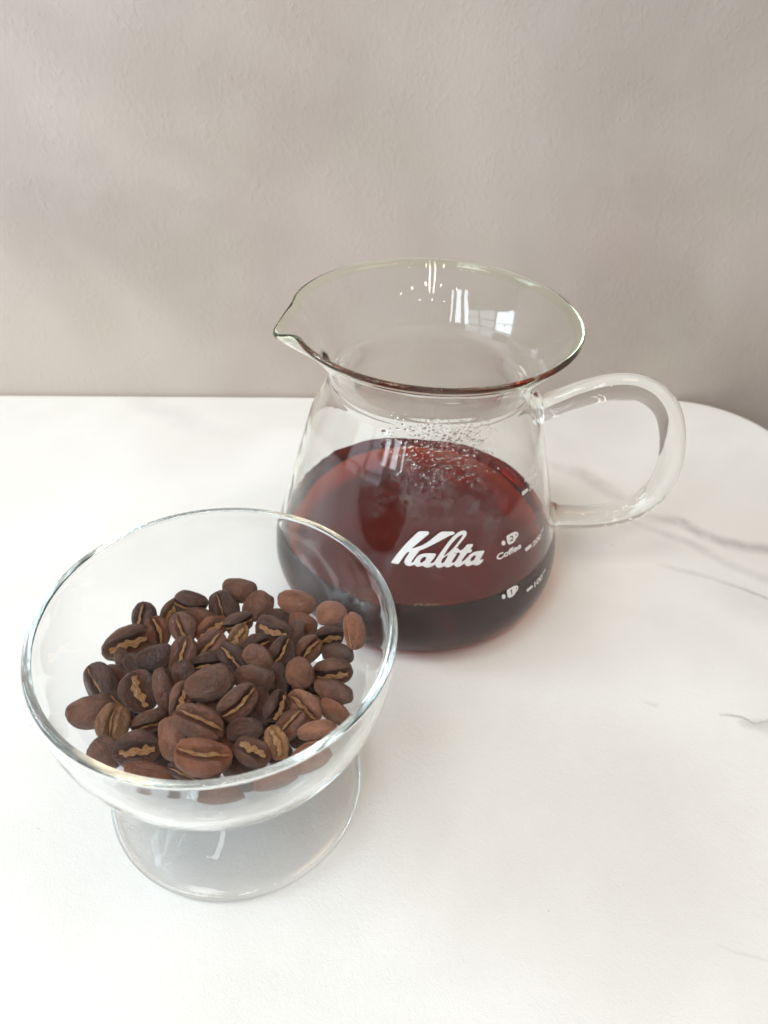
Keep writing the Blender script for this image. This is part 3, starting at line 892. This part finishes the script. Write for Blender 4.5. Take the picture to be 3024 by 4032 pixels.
# position mm, quaternion, length width thickness mm, crease, tone, label
BEANS = [
(-41.06,158.56,45.03, 0.928,0.349,0.119,-0.053, 10.28,7.30,4.38, "0","b", 'smooth dark bean with its rounded back up, rearmost of the pile'),
(-35.11,153.79,43.74, 0.840,0.325,-0.111,0.420, 9.56,8.16,4.89, "0","b", 'smooth bean with its rounded back up, just right of the rearmost bean'),
(-23.77,154.65,45.15, 0.932,0.349,0.079,-0.052, 11.42,7.61,4.57, "0","l", 'large light brown bean with its rounded back up, at the back right against clear glass'),
(-13.34,148.20,48.26, 0.940,0.325,-0.011,0.100, 8.79,6.82,4.09, "0","l", 'light brown bean, rounded back up, between the large back right bean and the rightmost bean'),
(-6.16,140.14,50.62, 0.601,-0.484,0.628,-0.101, 10.15,8.17,4.90, "n","r", 'rightmost bean of the pile, standing upright with its crease to the left'),
(-54.30,153.11,44.92, 0.725,-0.674,0.086,0.112, 9.95,8.18,4.91, "m","d", 'dark bean at the back left with a thin tan crease along its lower edge'),
(-44.83,152.67,43.86, 0.412,-0.744,0.496,0.177, 9.80,8.75,5.25, "n","d", 'roundish dark bean with a narrow upright tan crease, below the rearmost bean'),
(-60.24,151.15,41.96, 0.444,-0.712,-0.543,-0.033, 8.50,5.14,3.08, "w","o", 'olive tan bean covered in pale silverskin, at the back left of the pile'),
(-65.84,146.26,44.77, 0.126,-0.707,-0.595,-0.361, 8.50,7.45,4.47, "m","d", 'dark bean with a tan upright crease, half hidden at the upper left of the pile'),
(-68.28,137.62,43.96, 0.497,-0.823,-0.256,0.103, 13.75,8.90,5.34, "w","b", "long bean with a wide tan crease slanting up, at the pile's upper left edge"),
(-61.41,142.35,43.88, 0.143,-0.808,0.457,0.343, 8.50,7.37,4.42, "m","r", 'reddish bean with an S shaped tan crease, right of the long upper left bean'),
(-53.90,142.97,45.16, 0.422,-0.726,0.518,0.164, 8.99,8.03,4.82, "m","b", 'brown bean with a crumbly upright crease left of its middle, behind the two upright beans'),
(-50.49,148.08,43.53, 0.981,0.088,0.166,-0.040, 9.50,6.60,3.96, "0","b", 'dark bean back wedged under the back left bean with the thin crease'),
(-46.30,143.44,44.65, 0.439,-0.847,-0.299,0.020, 9.50,6.60,3.96, "w","r", 'small bean with a rough orange brown crease slanting up, back centre of the pile'),
(-39.03,145.34,45.90, 0.587,-0.780,-0.206,0.066, 8.59,6.49,3.89, "m","d", 'very dark cracked bean with its split end facing forward, in the back centre'),
(-38.31,139.06,46.28, 0.337,-0.771,-0.528,-0.116, 8.50,4.91,2.95, "w","o", 'bean with a fan of loose golden silverskin, under the cracked dark bean'),
(-28.78,142.31,47.01, 0.448,-0.876,0.145,0.103, 10.46,7.36,4.42, "w","d", 'dark bean with a broad pale tan crease running across, below the back right beans'),
(-28.55,150.83,41.79, 0.966,0.227,0.105,-0.062, 9.50,6.60,3.96, "0","d", 'dark bean back glimpsed behind the broad pale crease bean'),
(-21.37,148.70,42.99, 0.975,0.007,0.177,-0.133, 8.74,7.10,4.26, "m","r", 'reddish brown bean with a wrinkled back, in front of the large light brown bean'),
(-13.58,144.31,43.22, 0.622,-0.772,-0.131,0.025, 8.66,7.11,4.27, "w","d", 'dark arched bean with a pale orange crease under its brow, near the right edge'),
(-10.69,138.31,43.13, 0.981,-0.175,0.076,-0.032, 9.05,8.08,4.85, "n","d", 'grey brown bean with a pinhole in its end, at the right edge of the pile'),
(-18.87,138.15,44.34, 0.455,-0.779,-0.429,-0.044, 8.50,6.95,4.17, "m","b", 'broken looking bean with a golden crease, left of the grey brown pinhole bean'),
(-11.62,131.17,43.97, 0.620,-0.781,-0.069,0.027, 11.21,7.98,4.79, "w","b", 'wide bean with a ragged tan crease along its lower half, at the right edge'),
(-25.87,134.91,46.37, 0.377,-0.774,-0.501,-0.088, 9.43,6.72,4.03, "m","d", "dark bean with a shiny golden crease slanting up, right of the pile's middle"),
(-33.09,136.94,45.86, 0.501,-0.826,-0.259,0.030, 9.50,6.60,3.96, "m","d", 'small dark bean with a curved tan crease, behind the dull brown patchy bean'),
(-31.00,130.77,48.06, 0.924,0.173,0.214,-0.265, 9.50,6.60,3.96, "0","b", 'dull brown patchy bean with its back up, between two open creased beans'),
(-37.97,130.99,48.04, 0.360,-0.861,0.316,0.170, 8.99,6.49,3.89, "m","d", 'dark bean with a split crease and loose tan flakes, above the two smooth central beans'),
(-45.12,135.63,45.63, 0.215,-0.840,-0.473,-0.157, 10.80,7.40,4.44, "m","b", 'long brown bean with a golden crease on its left, behind the big smooth central bean'),
(-51.08,130.99,47.40, 0.252,-0.704,-0.632,-0.203, 10.30,7.29,4.37, "m","b", 'upright mauve brown bean with crumbs in its crease, left of the middle of the pile'),
(-57.89,129.64,48.07, 0.939,0.282,0.065,0.189, 9.99,6.89,4.13, "0","d", 'smooth dark bean with its back up, below the long upper left bean'),
(-62.25,128.99,44.87, 0.962,0.036,0.246,-0.112, 9.50,6.60,3.96, "0","d", 'dark bean with a broken hole in its end, under the smooth dark left bean'),
(-66.95,131.46,42.28, 0.840,-0.234,0.444,-0.206, 9.50,6.60,3.96, "0","d", 'dark bean end peeping out at the left under the long upper left bean'),
(-70.13,122.55,45.36, 0.520,-0.688,0.497,0.097, 11.47,9.20,5.52, "n","d", 'round dark bean with a curved tan crease on its left, at the left edge'),
(-66.23,126.30,43.78, 0.913,-0.303,0.274,-0.015, 9.50,6.60,3.96, "n","d", 'small sliver of dark bean behind the wide golden bean at the left'),
(-59.45,119.01,47.18, 0.145,-0.826,0.451,0.306, 11.18,9.02,5.41, "w","d", 'large dark bean with a wide pale golden crease, at the left of the pile'),
(-52.85,119.50,47.09, 0.746,-0.317,0.529,-0.251, 12.62,7.68,4.61, "n","b", 'long upright mauve brown bean seen from the side, left of the middle'),
(-49.19,124.23,46.97, 0.779,0.046,0.379,-0.497, 9.50,6.60,3.96, "0","d", 'dark bean glimpsed behind the big smooth central bean'),
(-48.22,116.60,47.93, 0.401,-0.645,-0.651,-0.023, 9.64,5.85,3.51, "w","b", 'upright bean with a bright golden crease, left of the big smooth central bean'),
(-41.36,120.16,50.80, 0.922,0.316,0.028,0.220, 12.04,8.79,5.28, "0","b", 'biggest smooth bean with its back up, at the centre of the pile'),
(-30.98,124.23,48.07, 0.948,0.302,0.092,-0.032, 10.90,7.34,4.40, "0","b", 'smooth dark bean with its back up, right of the biggest central bean'),
(-44.53,129.77,46.15, 0.495,-0.853,-0.145,0.082, 9.50,6.60,3.96, "m","d", 'dark bean with a hollow end, peeping over the biggest central bean'),
(-25.06,126.68,44.87, 0.780,-0.052,0.427,-0.454, 9.50,6.60,3.96, "0","d", 'narrow dark bean end right of the smooth pair in the centre'),
(-19.55,127.12,47.63, 0.829,0.231,0.222,-0.458, 8.50,7.53,4.52, "0","r", 'round reddish bean with its back up, right of the centre'),
(-33.64,116.17,49.10, 0.420,-0.820,-0.389,0.003, 11.27,7.69,4.62, "m","b", 'plump bean with a clean golden crease slanting up, front of the biggest central bean'),
(-28.62,117.87,45.19, 0.775,0.098,0.317,-0.537, 9.50,6.60,3.96, "0","d", 'dark bean back tucked beside the plump slanting bean'),
(-24.50,117.14,46.94, 0.534,-0.627,-0.563,0.070, 8.50,6.65,3.99, "w","d", 'dark bean with a golden tuft at its top, right of the plump slanting bean'),
(-17.87,119.30,44.16, 0.327,-0.889,0.296,0.123, 10.03,8.12,4.87, "m","l", 'light brown bean with a crease running down to the right, at the right front'),
(-10.64,124.60,44.61, 0.982,-0.113,0.121,-0.090, 10.80,6.93,4.16, "0","b", 'long smooth dark bean on its side at the right edge, below the ragged crease bean'),
(-17.54,126.45,41.79, 0.547,-0.830,0.102,0.048, 9.50,6.60,3.96, "m","d", 'dark bean with gold crumbs, glimpsed behind the long right edge bean'),
(-10.15,118.78,43.44, 0.616,0.734,-0.049,-0.282, 8.83,7.17,4.30, "n","r", 'reddish bean lying on its side near the right front rim'),
(-13.62,111.51,45.24, 0.535,0.837,0.075,0.090, 9.80,7.36,4.42, "n","l", 'light bean on its side with its crease on top, just inside the right front rim'),
(-20.49,113.18,44.56, 0.059,-0.908,-0.374,-0.182, 9.50,6.60,3.96, "m","b", 'brown bean with a fuzzy golden end, under the light right front bean'),
(-23.11,107.54,45.50, 0.208,-0.806,0.514,0.206, 8.50,5.49,3.30, "w","o", 'bean with a flat pitted golden face, upright near the front right'),
(-41.81,109.00,49.47, 0.017,-0.974,0.112,0.195, 12.68,8.66,5.19, "m","b", 'large brown bean with a pale crease along its upper side, front centre of the pile'),
(-31.21,110.09,46.41, 0.969,0.216,0.037,0.117, 9.01,5.78,3.47, "0","d", 'smooth dark bean with its back up, in the gap behind the frayed pale bean'),
(-28.51,104.01,46.20, 0.054,-0.982,0.110,0.143, 9.20,6.93,4.16, "w","b", 'bean with a frayed whitish crease, at the front right of centre'),
(-39.13,100.51,48.56, 0.032,-0.993,-0.013,0.110, 13.61,8.95,5.37, "m","r", 'largest reddish brown bean with a long crease, nearest the front rim'),
(-47.96,106.25,46.83, 0.808,0.141,0.275,-0.501, 10.45,6.48,3.89, "0","l", 'smooth light brown bean standing upright with its back up, at the front left of centre'),
(-55.17,111.85,45.49, 0.661,-0.712,-0.180,0.155, 8.89,6.38,3.83, "m","b", 'curved bean like a half moon with a tan underside, at the front left'),
(-63.17,109.74,46.56, 0.256,-0.690,-0.662,-0.145, 9.61,8.17,4.90, "n","o", 'round olive brown bean split by an upright dark crease, at the front left'),
(-69.78,112.77,46.78, 0.945,0.249,0.110,0.182, 10.86,8.27,4.96, "0","b", 'leftmost bean of the pile, smooth with a small notch in its end'),
(-63.72,117.41,43.08, 0.332,-0.846,0.363,0.207, 9.50,6.60,3.96, "m","d", 'dark bean with tan crumbs, glimpsed under the large wide creased left bean'),
(-55.72,103.60,46.00, 0.414,-0.897,-0.080,0.130, 10.78,8.82,5.29, "w","d", 'round dark bean with a short bright orange crease, at the front left by the rim'),
(-63.13,102.99,44.62, 0.940,0.199,0.217,-0.172, 8.77,7.19,4.31, "0","b", 'smooth brown bean against the front left glass'),
(-51.64,98.37,44.86, 0.977,0.156,0.145,-0.009, 11.57,4.68,2.81, "0","r", 'reddish bean whose top edge shows just behind the front rim at the left'),
(-51.36,105.75,40.60, 0.828,0.055,0.316,-0.460, 9.50,6.60,3.96, "0","d", 'dark bean in shadow right of the short orange crease bean'),
(-43.46,99.04,44.54, 0.486,-0.854,0.147,0.112, 8.50,4.38,2.63, "m","d", 'dark bean end with a gold fleck behind the front rim'),
(-32.19,102.56,42.66, 0.961,0.123,0.166,-0.183, 9.50,6.60,3.96, "0","d", 'dark bean tucked between the largest front bean and the frayed pale bean'),
(-15.02,105.89,43.28, 0.939,0.250,-0.038,0.232, 9.76,6.36,3.82, "0","l", 'light brown bean seen through the front glass at the right'),
(-22.60,99.92,43.55, 0.956,0.241,0.008,0.165, 10.28,4.77,2.86, "0","l", 'bean seen through the front glass, second from the right below the rim'),
(-34.42,95.39,43.55, 0.967,0.230,0.068,0.083, 10.75,4.76,2.85, "0","r", 'lowest bean seen through the front glass under the rim'),
(-36.61,108.70,42.97, 0.985,0.106,0.128,-0.053, 9.50,6.60,3.96, "0","r", 'brown bean glimpsed between the two large front beans'),
(-23.46,142.97,44.22, 0.797,-0.100,-0.431,0.411, 9.50,6.60,3.96, "0","d", 'dark bean glimpsed left of the broken looking golden crease bean'),
(-39.87,118.65,45.07, 0.973,0.071,-0.028,0.218, 9.50,6.60,3.96, "0","d", 'dark bean back glimpsed under the biggest central bean'),
(-30.47,131.88,42.23, 0.944,0.223,0.159,-0.184, 9.50,6.60,3.96, "0","d", 'dark bean buried below the smooth pair in the centre'),
(-39.14,124.19,29.50, 0.000,0.362,0.932,-0.007, 9.50,6.80,4.40, "n","d", ''),
(-24.58,126.57,31.55, 0.109,0.218,0.005,-0.970, 9.50,6.80,4.40, "m","d", ''),
(-49.52,134.29,32.21, 0.184,-0.943,-0.250,0.118, 9.50,6.80,4.40, "m","d", ''),
(-30.17,107.19,33.47, 0.114,0.730,-0.618,0.269, 9.50,6.80,4.40, "m","b", ''),
(-53.92,122.72,32.45, 0.023,0.973,0.028,-0.229, 9.50,6.80,4.40, "n","b", ''),
(-42.49,137.95,31.78, 0.704,0.182,-0.102,0.679, 9.50,6.80,4.40, "m","b", ''),
(-27.97,119.95,29.53, 0.117,0.930,0.325,0.128, 9.50,6.80,4.40, "m","b", ''),
(-31.83,138.34,33.42, 0.227,-0.651,0.720,0.084, 9.50,6.80,4.40, "0","d", ''),
(-54.57,128.81,30.19, 0.196,0.272,-0.934,-0.119, 9.50,6.80,4.40, "n","d", ''),
(-47.19,113.24,31.60, 0.506,0.017,0.211,0.836, 9.50,6.80,4.40, "n","b", ''),
(-42.18,106.48,32.44, 0.006,-0.146,-0.951,0.272, 9.50,6.80,4.40, "n","b", ''),
(-40.62,116.84,32.30, 0.102,0.649,-0.750,0.078, 9.50,6.80,4.40, "n","b", ''),
(-41.99,132.17,28.56, 0.168,-0.024,0.114,-0.979, 9.50,6.80,4.40, "0","d", ''),
(-24.19,114.64,30.37, 0.008,0.818,-0.517,0.251, 9.50,6.80,4.40, "0","d", ''),
(-30.85,125.87,31.20, 0.987,0.031,-0.124,-0.098, 9.50,6.80,4.40, "m","d", ''),
(-46.93,122.93,28.71, 0.645,0.071,0.094,0.755, 9.50,6.80,4.40, "n","d", ''),
(-19.20,118.87,32.85, 0.867,0.044,-0.296,-0.398, 9.50,6.80,4.40, "n","b", ''),
(-26.55,132.33,30.68, 0.002,-0.181,-0.113,0.977, 9.50,6.80,4.40, "n","b", ''),
(-35.16,134.50,27.55, 0.559,0.121,0.083,-0.816, 9.50,6.80,4.40, "m","d", ''),
(-56.98,136.38,32.91, 0.302,-0.673,-0.672,0.064, 9.50,6.80,4.40, "0","d", ''),
(-35.98,111.91,33.40, 0.974,-0.199,-0.066,-0.087, 9.50,6.80,4.40, "m","d", ''),
(-52.30,110.31,31.49, 0.376,0.094,0.261,0.884, 9.50,6.80,4.40, "0","b", ''),
(-39.20,142.94,33.25, 0.183,0.049,0.271,-0.944, 9.50,6.80,4.40, "0","d", ''),
(-35.35,128.28,27.21, 0.000,0.700,0.710,0.072, 9.50,6.80,4.40, "m","d", ''),
(-42.29,116.96,26.62, 0.775,-0.110,-0.031,-0.622, 9.50,6.80,4.40, "m","d", ''),
(-31.56,115.53,28.40, 0.772,-0.165,-0.002,0.613, 9.50,6.80,4.40, "m","b", ''),
(-50.34,118.12,29.87, 0.863,-0.005,0.190,0.467, 9.50,6.80,4.40, "n","d", ''),
(-19.47,134.06,32.83, 0.854,0.244,-0.192,-0.418, 9.50,6.80,4.40, "0","d", ''),
(-47.70,104.41,33.24, 0.261,0.506,-0.802,0.180, 9.50,6.80,4.40, "n","d", ''),
(-43.59,127.50,31.96, 0.143,-0.067,0.056,-0.986, 9.50,6.80,4.40, "m","b", ''),
(-17.98,126.55,32.71, 0.815,-0.133,-0.272,0.494, 9.50,6.80,4.40, "0","d", ''),
(-57.65,118.01,32.67, 0.521,0.176,0.229,0.804, 9.50,6.80,4.40, "n","b", ''),
(-47.89,131.02,27.37, 0.078,-0.986,0.072,0.128, 9.50,6.80,4.40, "n","d", ''),
(-23.44,140.26,33.37, 0.278,-0.913,0.256,-0.155, 9.50,6.80,4.40, "0","b", ''),
]

for i, (x, y, z, qw, qx, qy, qz, ln, wd, th, crease, tone, label) in enumerate(BEANS):
    k = (i * 7 + i // 4) % 5
    o = bpy.data.objects.new('coffee_bean', SHAPES[crease, k])
    COL.objects.link(o)
    o.rotation_mode = 'QUATERNION'
    o.rotation_quaternion = Quaternion((qw, qx, qy, qz))
    o.location = (x * 1e-3, y * 1e-3, z * 1e-3)
    o.scale = (ln * 1e-3, wd * 1e-3, th * 1e-3)
    o.material_slots[0].link = 'OBJECT'
    o.material_slots[0].material = TONES[tone]
    o['label'] = label or 'roasted bean buried out of sight beneath the top layer of beans'
    o['category'] = 'coffee bean'
    o['group'] = 'roasted coffee beans in the glass bowl'
    if crease != '0':
        c = bpy.data.objects.new('chaff', CHAFF[crease, k])
        COL.objects.link(c)
        c.parent = o
